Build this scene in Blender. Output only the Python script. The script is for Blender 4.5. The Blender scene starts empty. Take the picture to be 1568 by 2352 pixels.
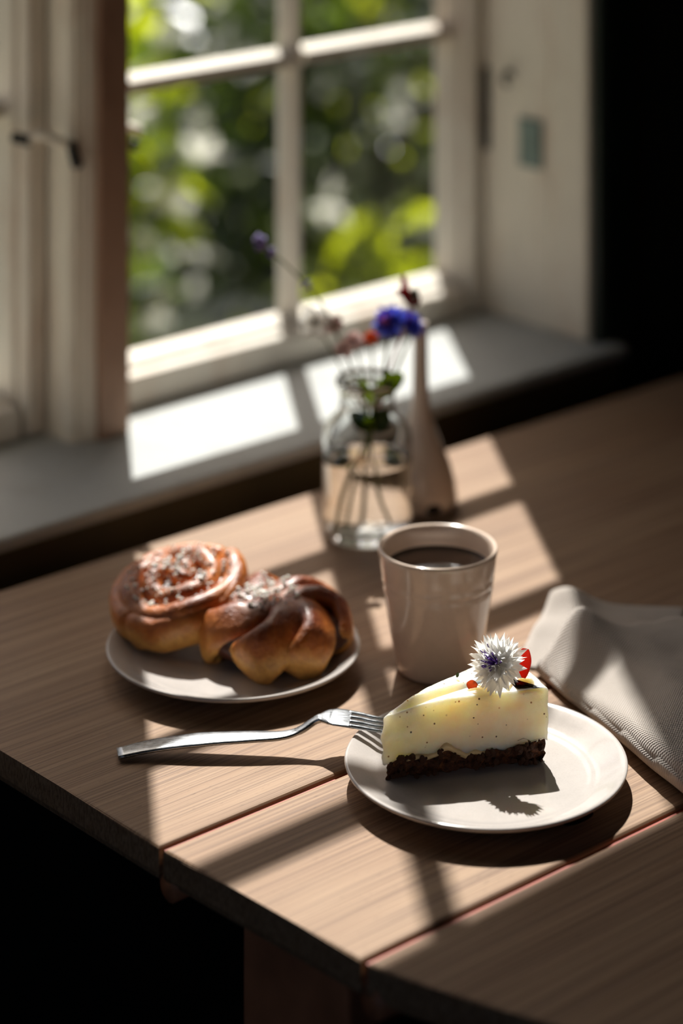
import bpy, bmesh, math, random
from math import pi, sin, cos, radians
from mathutils import Vector, Matrix, Quaternion, noise

random.seed(7)
SC = bpy.context.scene
COL = SC.collection

# ------------------------------------------------------------------ camera
TZ = 0.74                                   # table top height
CAM_Z = TZ + 0.77
cam_d = bpy.data.cameras.new('camera')
cam = bpy.data.objects.new('camera', cam_d)
COL.objects.link(cam)
cam.location = (0, 0, CAM_Z)
cam.rotation_euler = (pi / 2, 0, 0)         # level view, the lens is shifted down
cam_d.sensor_fit = 'VERTICAL'
cam_d.sensor_height = 36.0
cam_d.lens = 5720 / 2352 * 36.0
cam_d.shift_y = -(1176 + 980) / 2352
cam_d.dof.use_dof = True
cam_d.dof.focus_distance = 1.592
cam_d.dof.aperture_fstop = 2.9
cam_d.clip_start = 0.05
SC.camera = cam

# ------------------------------------------------------------------ world, sun, exposure
SUN_EL = radians(51.0)
wd = bpy.data.worlds.new('sky')
SC.world = wd
wd.use_nodes = True
nt = wd.node_tree
nt.nodes.clear()
wo = nt.nodes.new('ShaderNodeOutputWorld')
bg = nt.nodes.new('ShaderNodeBackground')
sky = nt.nodes.new('ShaderNodeTexSky')
sky.sky_type = 'NISHITA'
sky.sun_disc = False
sky.sun_elevation = SUN_EL
sky.sun_rotation = radians(-6.3)
sky.air_density = 0.8
sky.dust_density = 6.0
sky.ozone_density = 0.4
nt.links.new(sky.outputs[0], bg.inputs[0])
bg.inputs[1].default_value = 0.10
nt.links.new(bg.outputs[0], wo.inputs[0])

sun_d = bpy.data.lights.new('sun', 'SUN')
sun_d.energy = 8.0
sun_d.angle = radians(0.55)
sun_d.color = (1.0, 0.975, 0.935)
sun = bpy.data.objects.new('sun', sun_d)
COL.objects.link(sun)
sd = Vector((0.1103 * cos(SUN_EL), -0.9939 * cos(SUN_EL), -sin(SUN_EL)))
sun.rotation_euler = sd.to_track_quat('-Z', 'Y').to_euler()
sun.location = (-0.5, 6, 8)

SC.view_settings.view_transform = 'Standard'
SC.view_settings.look = 'None'
SC.view_settings.gamma = 1.0
SC.view_settings.use_curve_mapping = False
SC.view_settings.exposure = 0.0

# ------------------------------------------------------------------ helpers
def lin(c):
    return tuple(((x / 255) / 12.92 if x / 255 <= 0.04045 else ((x / 255 + 0.055) / 1.055) ** 2.4) for x in c)

class NM:
    """small wrapper for building a node material"""
    def __init__(s, name):
        s.m = bpy.data.materials.new(name)
        s.m.use_nodes = True
        s.t = s.m.node_tree
        s.b = s.t.nodes['Principled BSDF']
        s.o = s.t.nodes['Material Output']
    def n(s, kind, **kw):
        x = s.t.nodes.new(kind)
        for k, v in kw.items():
            if k.startswith('i_'):
                x.inputs[k[2:].replace('_', ' ')].default_value = v
            else:
                setattr(x, k, v)
        return x
    def l(s, a, b):
        s.t.links.new(a, b)
    def set(s, **kw):
        for k, v in kw.items():
            s.b.inputs[k.replace('_', ' ')].default_value = v
    def coords(s, scale=(1, 1, 1), rot=(0, 0, 0)):
        tc = s.n('ShaderNodeTexCoord')
        mp = s.n('ShaderNodeMapping')
        mp.inputs['Scale'].default_value = scale
        mp.inputs['Rotation'].default_value = rot
        s.l(tc.outputs['Object'], mp.inputs[0])
        return mp.outputs[0]
    def noise(s, vec, scale, detail=3, rough=0.5, dist=0.0):
        x = s.n('ShaderNodeTexNoise')
        x.inputs['Scale'].default_value = scale
        x.inputs['Detail'].default_value = detail
        x.inputs['Roughness'].default_value = rough
        x.inputs['Distortion'].default_value = dist
        if vec is not None:
            s.l(vec, x.inputs['Vector'])
        return x.outputs['Fac']
    def ramp(s, fac, stops):
        r = s.n('ShaderNodeValToRGB')
        e = r.color_ramp.elements
        while len(e) < len(stops):
            e.new(0.5)
        for i, (p, c) in enumerate(stops):
            e[i].position = p
            e[i].color = (c[0], c[1], c[2], 1)
        s.l(fac, r.inputs[0])
        return r.outputs[0]
    def mix(s, fac, a, b, mode='MIX'):
        x = s.n('ShaderNodeMix', data_type='RGBA', blend_type=mode)
        for sock, v in ((x.inputs[0], fac), (x.inputs[6], a), (x.inputs[7], b)):
            if isinstance(v, (int, float)):
                sock.default_value = v
            elif isinstance(v, tuple):
                sock.default_value = (v[0], v[1], v[2], 1)
            else:
                s.l(v, sock)
        return x.outputs[2]
    def bump(s, h, strength, dist):
        x = s.n('ShaderNodeBump')
        x.inputs['Strength'].default_value = strength
        x.inputs['Distance'].default_value = dist
        s.l(h, x.inputs['Height'])
        s.l(x.outputs[0], s.b.inputs['Normal'])
    def base(s, c):
        s.l(c, s.b.inputs['Base Color'])

def simple(name, c, rough=0.5, var=0.12, scale=30, bump=0.0, **kw):
    a = NM(name)
    v = a.coords()
    f = a.noise(v, scale, 4)
    lo = tuple(x * (1 - var) for x in c)
    hi = tuple(min(1, x * (1 + var)) for x in c)
    a.base(a.ramp(f, [(0.3, lo), (0.7, hi)]))
    a.set(Roughness=rough, **kw)
    if bump:
        a.bump(f, 0.5, bump)
    return a.m

def link(o, parent=None):
    COL.objects.link(o)
    if parent is not None:
        o.parent = parent
    return o

def obj(name, bm, mat, parent=None, smooth=False):
    bmesh.ops.recalc_face_normals(bm, faces=bm.faces)
    me = bpy.data.meshes.new(name)
    bm.to_mesh(me)
    bm.free()
    if smooth:
        for p in me.polygons:
            p.use_smooth = True
    me.materials.append(mat)
    return link(bpy.data.objects.new(name, me), parent)

def raw(name, verts, faces, mat, parent=None, smooth=False):
    me = bpy.data.meshes.new(name)
    me.from_pydata(verts, [], faces)
    me.update()
    if smooth:
        for p in me.polygons:
            p.use_smooth = True
    me.materials.append(mat)
    return link(bpy.data.objects.new(name, me), parent)

def shared(name, me, parent, loc=(0, 0, 0), rot=None, scale=None):
    o = link(bpy.data.objects.new(name, me), parent)
    o.location = loc
    if rot is not None:
        o.rotation_mode = 'QUATERNION'
        o.rotation_quaternion = rot
    if scale is not None:
        o.scale = scale
    return o

def thing(name, label, cat, loc=(0, 0, 0), rz=0.0, group=None):
    o = link(bpy.data.objects.new(name, None))
    o.empty_display_size = 0.03
    o.location = loc
    o.rotation_euler = (0, 0, rz)
    return tag(o, label, cat, group)

def tag(o, label, cat, group=None):
    o['label'] = label
    o['category'] = cat
    if group:
        o['group'] = group
    return o

def struct(o, label=None):
    o['kind'] = 'structure'
    if label:
        o['label'] = label
    return o

def box(bm, x0, x1, y0, y1, z0, z1, bevel=0.0, seg=2):
    r = bmesh.ops.create_cube(bm, size=1.0)
    vs = r['verts']
    for v in vs:
        v.co = Vector(((x0 + x1) / 2 + v.co.x * (x1 - x0), (y0 + y1) / 2 + v.co.y * (y1 - y0), (z0 + z1) / 2 + v.co.z * (z1 - z0)))
    if bevel:
        es = list({e for v in vs for e in v.link_edges})
        bmesh.ops.bevel(bm, geom=es, offset=bevel, segments=seg, affect='EDGES', profile=0.5)
    return bm

def bx(*a, **k):
    return box(bmesh.new(), *a, **k)

def prism(poly, axis, a0, a1):
    """extrude a closed 2D polygon along an axis: 'x' -> (y,z), 'y' -> (x,z), 'z' -> (x,y)"""
    bm = bmesh.new()
    def p3(p, a):
        return {'x': (a, p[0], p[1]), 'y': (p[0], a, p[1]), 'z': (p[0], p[1], a)}[axis]
    A = [bm.verts.new(p3(p, a0)) for p in poly]
    B = [bm.verts.new(p3(p, a1)) for p in poly]
    n = len(poly)
    for i in range(n):
        j = (i + 1) % n
        bm.faces.new((A[i], A[j], B[j], B[i]))
    bm.faces.new(A[::-1])
    bm.faces.new(B)
    return bm

def lathe(profile, seg=64, closed=False, bm=None, wob=None):
    bm = bm or bmesh.new()
    rings = []
    for (r, z) in profile:
        if r < 1e-6:
            rings.append([bm.verts.new((0, 0, z))])
        else:
            rg = []
            for i in range(seg):
                a = 2 * pi * i / seg
                k = wob(a, r, z) if wob else 1.0
                rg.append(bm.verts.new((r * k * cos(a), r * k * sin(a), z)))
            rings.append(rg)
    pairs = list(zip(rings[:-1], rings[1:]))
    if closed:
        pairs.append((rings[-1], rings[0]))
    for a, b in pairs:
        if len(a) == 1 and len(b) == 1:
            continue
        for i in range(seg):
            j = (i + 1) % seg
            if len(a) == 1:
                bm.faces.new((a[0], b[i], b[j]))
            elif len(b) == 1:
                bm.faces.new((a[i], a[j], b[0]))
            else:
                bm.faces.new((a[i], a[j], b[j], b[i]))
    return bm

def catmull(pts, n):
    P = [Vector(p) for p in pts]
    P = [2 * P[0] - P[1]] + P + [2 * P[-1] - P[-2]]
    out = []
    for i in range(1, len(P) - 2):
        for k in range(n):
            t = k / n
            a, b, c, d = P[i - 1], P[i], P[i + 1], P[i + 2]
            out.append(0.5 * ((2 * b) + (c - a) * t + (2 * a - 5 * b + 4 * c - d) * t * t + (3 * b - a - 3 * c + d) * t ** 3))
    out.append(P[-2])
    return out

def sweep(path, sect, seg=10, bm=None, up=Vector((0, 0, 1)), power=2.0):
    """sweep an ellipse along a path; sect(i, t) -> (half width, half height)"""
    bm = bm or bmesh.new()
    rings = []
    n = len(path)
    for i, p in enumerate(path):
        t = (path[min(i + 1, n - 1)] - path[max(i - 1, 0)]).normalized()
        u = up(i) if callable(up) else up
        side = t.cross(u)
        if side.length < 1e-4:
            side = t.cross(Vector((1, 0, 0)))
        side.normalize()
        nn = side.cross(t).normalized()
        w, h = sect(i, i / (n - 1))
        rg = []
        for k in range(seg):
            a = 2 * pi * k / seg
            ca, sa = cos(a), sin(a)
            e = 2 / power
            rg.append(bm.verts.new(p + side * w * math.copysign(abs(ca) ** e, ca) + nn * h * math.copysign(abs(sa) ** e, sa)))
        rings.append(rg)
    for a, b in zip(rings[:-1], rings[1:]):
        for k in range(seg):
            j = (k + 1) % seg
            bm.faces.new((a[k], a[j], b[j], b[k]))
    bm.faces.new(rings[0][::-1])
    bm.faces.new(rings[-1])
    return bm

def tube(pts, r0, r1=None, n=6, seg=8, bm=None):
    r1 = r0 if r1 is None else r1
    path = catmull(pts, n)
    return sweep(path, lambda i, t: (r0 + (r1 - r0) * t,) * 2, seg, bm)

def ball(bm, c, r, sub=2, sc=(1, 1, 1)):
    rr = bmesh.ops.create_icosphere(bm, subdivisions=sub, radius=r)
    for v in rr['verts']:
        v.co = Vector((c[0] + v.co.x * sc[0], c[1] + v.co.y * sc[1], c[2] + v.co.z * sc[2]))
    return bm

def nz(p, s, o=0.0):
    return noise.noise(Vector((p[0] * s + o, p[1] * s - o, p[2] * s + 2 * o)))

# ------------------------------------------------------------------ materials
def wood_table():
    a = NM('pine_table')
    g1 = a.noise(a.coords((0.8, 22, 22)), 7.0, 4, 0.55, 0.3)
    g2 = a.noise(a.coords((1.4, 230, 90)), 2.6, 2, 0.5, 0.15)
    g3 = a.noise(a.coords((1.2, 5, 5)), 3.0, 2)
    g4 = a.noise(a.coords((60, 420, 200)), 2.0, 2)
    c = a.ramp(g1, [(0.25, lin((154, 128, 104))), (0.5, lin((170, 147, 124))), (0.8, lin((184, 163, 142)))])
    c = a.mix(0.55, c, a.ramp(g2, [(0.38, lin((150, 112, 84))), (0.56, lin((250, 232, 212)))]), 'MULTIPLY')
    c = a.mix(0.35, c, a.ramp(g3, [(0.3, lin((205, 165, 130))), (0.7, lin((255, 246, 236)))]), 'MULTIPLY')
    c = a.mix(0.5, c, a.ramp(g4, [(0.26, lin((90, 62, 44))), (0.34, (1, 1, 1))]), 'MULTIPLY')
    a.base(c)
    a.l(a.ramp(g1, [(0.2, (0.5,) * 3), (0.8, (0.62,) * 3)]), a.b.inputs['Roughness'])
    a.bump(g2, 0.3, 0.0010)
    a.set(**{'Specular_IOR_Level': 0.22})
    return a.m

def paint(name, c, stain, amount=0.5, rough=0.55):
    a = NM(name)
    v = a.coords((1, 1, 0.35))
    f = a.noise(v, 14, 5, 0.65, 0.5)
    f2 = a.noise(a.coords((6, 6, 1.2)), 30, 4)
    k = a.ramp(f, [(0.5, (0, 0, 0)), (0.72, (amount,) * 3)])
    col = a.mix(k, tuple(c), tuple(stain))
    col = a.mix(0.2, col, a.ramp(f2, [(0.3, (0.6, 0.6, 0.6)), (0.7, (1, 1, 1))]), 'MULTIPLY')
    a.base(col)
    a.set(Roughness=rough, **{'Specular_IOR_Level': 0.25})
    a.bump(f2, 0.25, 0.0008)
    return a.m

M = {}
M['table'] = wood_table()
M['leg'] = simple('stained_pine_leg', lin((190, 124, 90)), 0.5, 0.25, 25)
M['joint'] = simple('red_brown_joint', lin((168, 60, 30)), 0.5, 0.25, 60)
M['knot'] = simple('dark_wood_knot', lin((38, 22, 14)), 0.8, 0.2, 90, **{'Specular_IOR_Level': 0.1})
M['white_frame'] = paint('worn_white_paint', lin((236, 228, 214)), lin((196, 162, 134)), 0.5)
M['jamb'] = paint('aged_jamb_paint', lin((238, 230, 214)), lin((206, 172, 148)), 0.5)
M['strip'] = paint('post_shade_brown', lin((172, 140, 118)), lin((130, 96, 76)), 0.7)  # darker brown stands in for shade on the post's room face
M['sill'] = paint('grey_white_sill_paint', lin((188, 190, 187)), lin((160, 158, 152)), 0.4, 0.7)
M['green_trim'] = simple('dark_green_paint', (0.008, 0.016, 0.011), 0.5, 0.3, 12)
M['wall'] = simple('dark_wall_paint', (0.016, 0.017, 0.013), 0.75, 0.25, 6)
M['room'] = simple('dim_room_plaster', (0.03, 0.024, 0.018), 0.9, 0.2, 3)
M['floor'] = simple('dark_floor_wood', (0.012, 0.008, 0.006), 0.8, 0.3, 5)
M['out_sill'] = simple('weathered_outer_sill', lin((150, 152, 148)), 0.7, 0.2, 20)
M['iron'] = simple('black_iron', (0.012, 0.012, 0.011), 0.45, 0.2, 60, Metallic=0.6)
M['zinc'] = simple('grey_green_hinge_metal', lin((126, 142, 138)), 0.5, 0.2, 60, Metallic=0.3)
M['path'] = simple('pale_gravel', lin((186, 180, 168)), 0.95, 0.2, 40, 0.004)
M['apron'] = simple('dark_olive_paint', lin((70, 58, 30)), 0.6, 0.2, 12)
M['ground'] = simple('garden_soil_grass', lin((74, 82, 44)), 0.95, 0.35, 4)

def pane_mat():
    a = NM('window_glass')
    a.t.nodes.remove(a.b)
    tr = a.n('ShaderNodeBsdfTransparent')
    tr.inputs[0].default_value = (0.985, 0.99, 0.985, 1)
    gl = a.n('ShaderNodeBsdfGlossy')
    gl.inputs['Roughness'].default_value = 0.02
    lw = a.n('ShaderNodeLayerWeight')         # Schlick reflectance, the same on both faces
    lw.inputs['Blend'].default_value = 0.5
    pw = a.n('ShaderNodeMath', operation='POWER')
    a.l(lw.outputs['Facing'], pw.inputs[0]); pw.inputs[1].default_value = 5.0
    fr = a.n('ShaderNodeMath', operation='MULTIPLY_ADD')
    a.l(pw.outputs[0], fr.inputs[0]); fr.inputs[1].default_value = 0.96; fr.inputs[2].default_value = 0.03
    mx = a.n('ShaderNodeMixShader')
    a.l(fr.outputs[0], mx.inputs[0]); a.l(tr.outputs[0], mx.inputs[1]); a.l(gl.outputs[0], mx.inputs[2])
    a.l(mx.outputs[0], a.o.inputs[0])
    return a.m
M['pane'] = pane_mat()

def ceramic(name, c, rough=0.12, var=0.06):
    a = NM(name)
    v = a.coords()
    f = a.noise(v, 45, 4, 0.6)
    f2 = a.noise(v, 900, 2)
    col = a.ramp(f, [(0.3, tuple(x * (1 - var) for x in c)), (0.7, tuple(min(1, x * (1 + var)) for x in c))])
    col = a.mix(0.1, col, a.ramp(f2, [(0.35, (0.55, 0.5, 0.45)), (0.5, (1, 1, 1))]), 'MULTIPLY')
    a.base(col)
    a.set(Roughness=rough, Coat_Weight=0.4, Coat_Roughness=0.06)
    a.bump(f, 0.12, 0.0015)
    return a.m
M['cup'] = ceramic('beige_glaze', lin((238, 214, 194)), 0.14)
M['plate'] = ceramic('pale_pink_white_glaze', lin((202, 194, 188)), 0.16)
M['vase'] = ceramic('white_vase_glaze', lin((222, 206, 192)), 0.12)

def coffee():
    a = NM('black_coffee')
    v = a.coords()
    f = a.noise(v, 40, 2)
    a.base(a.ramp(f, [(0.3, (0.006, 0.003, 0.002)), (0.7, (0.014, 0.007, 0.004))]))
    a.set(Roughness=0.03)
    return a.m
M['coffee'] = coffee()

def steel():
    a = NM('brushed_steel')
    f = a.noise(a.coords((2, 30, 30)), 40, 4, 0.6)
    f2 = a.noise(a.coords(), 120, 4)
    a.base(a.ramp(f2, [(0.3, (0.36, 0.38, 0.40)), (0.7, (0.50, 0.52, 0.54))]))
    a.l(a.ramp(f, [(0.3, (0.2,) * 3), (0.7, (0.36,) * 3)]), a.b.inputs['Roughness'])
    a.set(Metallic=1.0)
    a.bump(f2, 0.08, 0.0006)
    return a.m
M['steel'] = steel()

def cream():
    a = NM('vanilla_cheesecake')
    v = a.coords()
    f = a.noise(v, 60, 4, 0.6)
    col = a.ramp(f, [(0.3, lin((246, 226, 190))), (0.7, lin((252, 240, 214)))])
    vo = a.n('ShaderNodeTexVoronoi')
    vo.inputs['Scale'].default_value = 260
    a.l(v, vo.inputs['Vector'])
    keep = a.ramp(vo.outputs['Color'], [(0.58, (0, 0, 0)), (0.62, (1, 1, 1))])
    dot = a.ramp(vo.outputs['Distance'], [(0.12, (1, 1, 1)), (0.2, (0, 0, 0))])
    sp = a.mix(1.0, keep, dot, 'MULTIPLY')
    sc = a.ramp(a.noise(v, 220, 1), [(0.4, lin((60, 42, 24))), (0.6, lin((176, 122, 62)))])
    a.base(a.mix(sp, col, sc))
    a.set(Roughness=0.42, Subsurface_Weight=1.0, Subsurface_Scale=0.03)
    a.b.inputs['Subsurface Radius'].default_value = (1.0, 0.72, 0.38)
    f3 = a.noise(v, 320, 4, 0.6)
    a.bump(f3, 0.35, 0.0012)
    return a.m
M['cream'] = cream()
M['filling'] = simple('pale_toffee_filling', lin((222, 190, 140)), 0.45, 0.15, 150, 0.001)

def crumbm():
    a = NM('dark_biscuit_crumb')
    v = a.coords()
    f = a.noise(v, 260, 5, 0.7)
    a.base(a.ramp(f, [(0.32, lin((36, 18, 10))), (0.5, lin((92, 48, 24))), (0.68, lin((150, 88, 42)))]))
    a.set(Roughness=0.6)
    a.bump(f, 0.8, 0.003)
    return a.m
M['crumb'] = crumbm()

def bun_mat(name, dark, gold, zlo, zhi):
    a = NM(name)
    v = a.coords()
    f = a.noise(v, 45, 5, 0.6)
    f2 = a.noise(v, 170, 4, 0.65)
    sx = a.n('ShaderNodeSeparateXYZ')
    a.l(v, sx.inputs[0])
    mr = a.n('ShaderNodeMapRange')
    mr.inputs['From Min'].default_value = zlo
    mr.inputs['From Max'].default_value = zhi
    a.l(sx.outputs['Z'], mr.inputs['Value'])
    ad = a.n('ShaderNodeMath', operation='MULTIPLY_ADD')
    a.l(f, ad.inputs[0]); ad.inputs[1].default_value = 0.9
    sb = a.n('ShaderNodeMath', operation='SUBTRACT')
    a.l(mr.outputs[0], sb.inputs[0]); sb.inputs[1].default_value = 0.45
    a.l(sb.outputs[0], ad.inputs[2])
    col = a.ramp(ad.outputs[0], [(0.12, gold), (0.42, lin((210, 122, 48))), (0.75, dark)])
    col = a.mix(0.45, col, a.ramp(f2, [(0.3, lin((150, 90, 50))), (0.65, (1, 1, 1))]), 'MULTIPLY')
    a.base(col)
    a.set(Roughness=0.42, Coat_Weight=0.2, Coat_Roughness=0.25, Subsurface_Weight=0.1, Subsurface_Scale=0.004)
    a.bump(f2, 0.6, 0.003)
    return a.m
M['bun'] = bun_mat('baked_bun_crust', lin((136, 64, 26)), lin((240, 178, 92)), 0.008, 0.052)
M['cinnamon'] = simple('cinnamon_filling', lin((70, 30, 16)), 0.35, 0.35, 160, 0.002)
M['sugar'] = simple('pearl_sugar', (0.86, 0.83, 0.76), 0.35, 0.05, 200, Subsurface_Weight=0.2, Subsurface_Scale=0.002)

def linen():
    a = NM('beige_linen')
    w1 = a.n('ShaderNodeTexWave', wave_type='BANDS', bands_direction='X')
    w2 = a.n('ShaderNodeTexWave', wave_type='BANDS', bands_direction='Y')
    v = a.coords((1, 1, 0.35), (0, 0, radians(25)))
    for w in (w1, w2):
        w.inputs['Scale'].default_value = 190
        w.inputs['Distortion'].default_value = 0.6
        a.l(v, w.inputs['Vector'])
    wv = a.mix(0.5, w1.outputs['Color'], w2.outputs['Color'])
    f = a.noise(v, 25, 3)
    col = a.ramp(wv, [(0.2, lin((172, 158, 146))), (0.7, lin((222, 212, 202)))])
    col = a.mix(0.25, col, a.ramp(f, [(0.3, (0.72, 0.7, 0.7)), (0.7, (1, 1, 1))]), 'MULTIPLY')
    a.base(col)
    a.set(Roughness=0.9, Sheen_Weight=0.25)
    bw = a.n('ShaderNodeRGBToBW')
    a.l(wv, bw.inputs[0])
    a.bump(bw.outputs[0], 0.7, 0.0012)
    return a.m
M['linen'] = linen()

def thin_leaf(name, dif, trans, rough=0.35, spec=0.5, mixf=0.5, var=0.35):
    a = NM(name)
    g = a.n('ShaderNodeNewGeometry')
    r = a.ramp(g.outputs['Random Per Island'], [(0.0, (1 - var,) * 3), (1.0, (1 + var * 0.5,) * 3)])
    d = a.mix(1.0, tuple(dif), r, 'MULTIPLY')
    a.base(d)
    a.set(Roughness=rough, **{'Specular_IOR_Level': spec})
    tr = a.n('ShaderNodeBsdfTranslucent')
    t = a.mix(1.0, tuple(trans), r, 'MULTIPLY')
    a.l(t, tr.inputs[0])
    mx = a.n('ShaderNodeMixShader')
    mx.inputs[0].default_value = mixf
    a.l(a.b.outputs[0], mx.inputs[1]); a.l(tr.outputs[0], mx.inputs[2])
    a.l(mx.outputs[0], a.o.inputs[0])
    return a.m
M['leaf_lime'] = thin_leaf('lime_leaf', (0.14, 0.26, 0.012), (0.72, 0.80, 0.015), 0.3, 1.0, 0.6)
M['leaf_mid'] = thin_leaf('mid_green_leaf', (0.045, 0.09, 0.016), (0.16, 0.24, 0.012), 0.3, 1.0, 0.35)
M['leaf_dark'] = thin_leaf('dark_green_leaf', (0.016, 0.032, 0.010), (0.04, 0.065, 0.008), 0.32, 0.9, 0.3)
M['leaf_olive'] = thin_leaf('olive_leaf', (0.045, 0.06, 0.016), (0.13, 0.16, 0.015), 0.32, 0.9, 0.35)
M['bloom'] = thin_leaf('pale_garden_blossom', (0.85, 0.83, 0.76), (0.9, 0.88, 0.78), 0.5, 0.3, 0.5, 0.15)
M['vase_leaf'] = thin_leaf('vase_sprig_leaf', (0.12, 0.22, 0.02), (0.45, 0.55, 0.03), 0.3, 0.4, 0.5)
M['vase_leaf_dark'] = thin_leaf('vase_dark_leaf', (0.035, 0.07, 0.02), (0.10, 0.14, 0.02), 0.3, 0.4, 0.4)
M['twig'] = simple('brown_twig', (0.07, 0.045, 0.028), 0.8, 0.3, 20)
M['stem'] = simple('olive_stem', (0.16, 0.18, 0.05), 0.6, 0.2, 60)
M['petal_white'] = thin_leaf('white_petal', (0.93, 0.92, 0.90), (0.95, 0.94, 0.91), 0.5, 0.3, 0.62, 0.05)
M['petal_blue'] = thin_leaf('cornflower_blue_petal', (0.07, 0.09, 0.55), (0.10, 0.13, 0.75), 0.5, 0.3, 0.45, 0.25)
M['petal_red'] = thin_leaf('red_petal', (0.75, 0.05, 0.03), (0.85, 0.10, 0.05), 0.45, 0.4, 0.5, 0.1)
M['petal_orange'] = thin_leaf('orange_petal', (0.80, 0.22, 0.08), (0.85, 0.28, 0.10), 0.45, 0.4, 0.5, 0.1)
M['petal_pink'] = thin_leaf('pale_pink_petal', (0.86, 0.74, 0.72), (0.88, 0.74, 0.72), 0.5, 0.3, 0.55, 0.1)
M['wine'] = thin_leaf('wine_red_leaf', (0.20, 0.012, 0.02), (0.55, 0.03, 0.05), 0.4, 0.4, 0.5, 0.2)
M['purple'] = simple('purple_stamen', (0.13, 0.04, 0.34), 0.5, 0.3, 300)
M['lavender'] = simple('lavender_bud', (0.20, 0.15, 0.40), 0.6, 0.25, 120)
M['pinkc'] = simple('pink_stamen', (0.75, 0.18, 0.35), 0.5, 0.2, 200)
M['calyx'] = simple('brown_green_calyx', (0.05, 0.05, 0.02), 0.6, 0.4, 300)

def clear(name, ior, tint=(1, 1, 1)):
    a = NM(name)
    a.set(Roughness=0.0, IOR=ior, **{'Transmission_Weight': 1.0})
    f = a.noise(a.coords(), 20, 2)
    a.base(a.ramp(f, [(0.3, tuple(x * 0.985 for x in tint)), (0.7, tint)]))
    return a.m
M['water'] = clear('vase_water', 1.33, (0.98, 0.99, 1.0))
M['glass'] = clear('clear_vase_glass', 1.45, (0.97, 0.985, 0.98))

# ------------------------------------------------------------------ the room and the window wall
# local frame of the window wall: x along the wall, y outwards, z up from the sill top
WX, WY, WZ, WA = -0.06189, 2.34426, TZ + 0.02, math.atan2(0.66789, 0.74426)
def wallobj(o):
    o.location = (WX, WY, WZ)
    o.rotation_euler = (0, 0, WA)
    return o
def wallthing(name, label):
    o = link(bpy.data.objects.new(name, None))
    o.empty_display_size = 0.05
    wallobj(o)
    return struct(o, label)

OPX0, OPX1, OPZ0, OPZ1 = -0.775, 0.30, -0.03, 1.27
IN, OUT = -0.141, 0.06
bm = bmesh.new()
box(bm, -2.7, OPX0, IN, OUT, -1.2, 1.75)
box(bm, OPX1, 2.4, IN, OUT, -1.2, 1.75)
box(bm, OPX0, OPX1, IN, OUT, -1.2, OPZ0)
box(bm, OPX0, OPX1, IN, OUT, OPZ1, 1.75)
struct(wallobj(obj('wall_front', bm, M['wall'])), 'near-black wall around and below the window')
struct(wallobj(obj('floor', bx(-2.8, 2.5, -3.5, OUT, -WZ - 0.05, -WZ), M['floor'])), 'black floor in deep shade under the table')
struct(wallobj(obj('ceiling', bx(-2.8, 2.5, -3.5, OUT, 1.72, 1.8), M['room'])))
bm = bmesh.new()                             # unseen side wall with a window added for fill light
LW = [(-0.30, -2.60)]
box(bm, -2.8, -2.68, -3.5, OUT, -WZ, -0.20)
box(bm, -2.8, -2.68, -3.5, OUT, 1.42, 1.75)
for y0, y1 in ((OUT, LW[0][0]), (LW[0][1], -3.5)):
    box(bm, -2.8, -2.68, y1, y0, -0.20, 1.42)
struct(wallobj(obj('wall_left', bm, M['room'])), 'dim side wall left of the camera')
for k, (y0, y1) in enumerate(LW):
    t = wallthing('window_%d' % (k + 3), 'unseen side window added in the left wall for fill light')
    for a, b in ((y1, y1 + 0.04), (y0 - 0.04, y0)):
        obj('stile', bx(-2.76, -2.72, a, b, -0.20, 1.42, bevel=0.003), M['white_frame'], t)
    for a, b in ((-0.20, -0.15), (1.37, 1.42), (0.60, 0.625)):
        obj('rail', bx(-2.76, -2.72, y1 + 0.04, y0 - 0.04, a, b, bevel=0.003), M['white_frame'], t)
    for a, b in ((-0.15, 0.60), (0.625, 1.37)):
        obj('pane', bx(-2.742, -2.739, y1 + 0.04, y0 - 0.04, a, b), M['pane'], t)
struct(wallobj(obj('wall_right', bx(2.4, 2.5, -3.5, OUT, -WZ, 1.75), M['room'])))
struct(wallobj(obj('wall_back', bx(-2.8, 2.5, -3.6, -3.5, -WZ, 1.75), M['room'])))

# sill board
struct(wallobj(obj('trim_1', bx(-0.80, 0.306, -0.1715, 0.058, -0.012, 0.0, bevel=0.005, seg=3), M['sill'], None)), 'grey white painted window sill board with sun patches')
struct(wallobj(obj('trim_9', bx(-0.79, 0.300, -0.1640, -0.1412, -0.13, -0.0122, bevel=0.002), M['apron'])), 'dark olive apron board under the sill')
# mullion post between the two casements
post = [(-0.26, 0.05), (-0.26, -0.030), (-0.2565, -0.034), (-0.2525, -0.034), (-0.2525, -0.0375), (-0.2475, -0.0375),
        (-0.2440, -0.0405), (-0.2380, -0.0405), (-0.2380, -0.0380), (-0.2060, -0.0380), (-0.2060, 0.05)]
t = wallthing('trim_2', 'moulded mullion post between the two casements')
obj('moulded_post', prism(post, 'z', 0.0, 1.26), M['jamb'], t)
obj('shade_strip', bx(-0.2378, -0.2055, -0.0450, -0.0381, 0.0, 1.26, bevel=0.0015), M['strip'], t)['label'] = 'strip on the room side, coloured darker brown for its shade'  # room face split off so its shade sits in the colour
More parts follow.
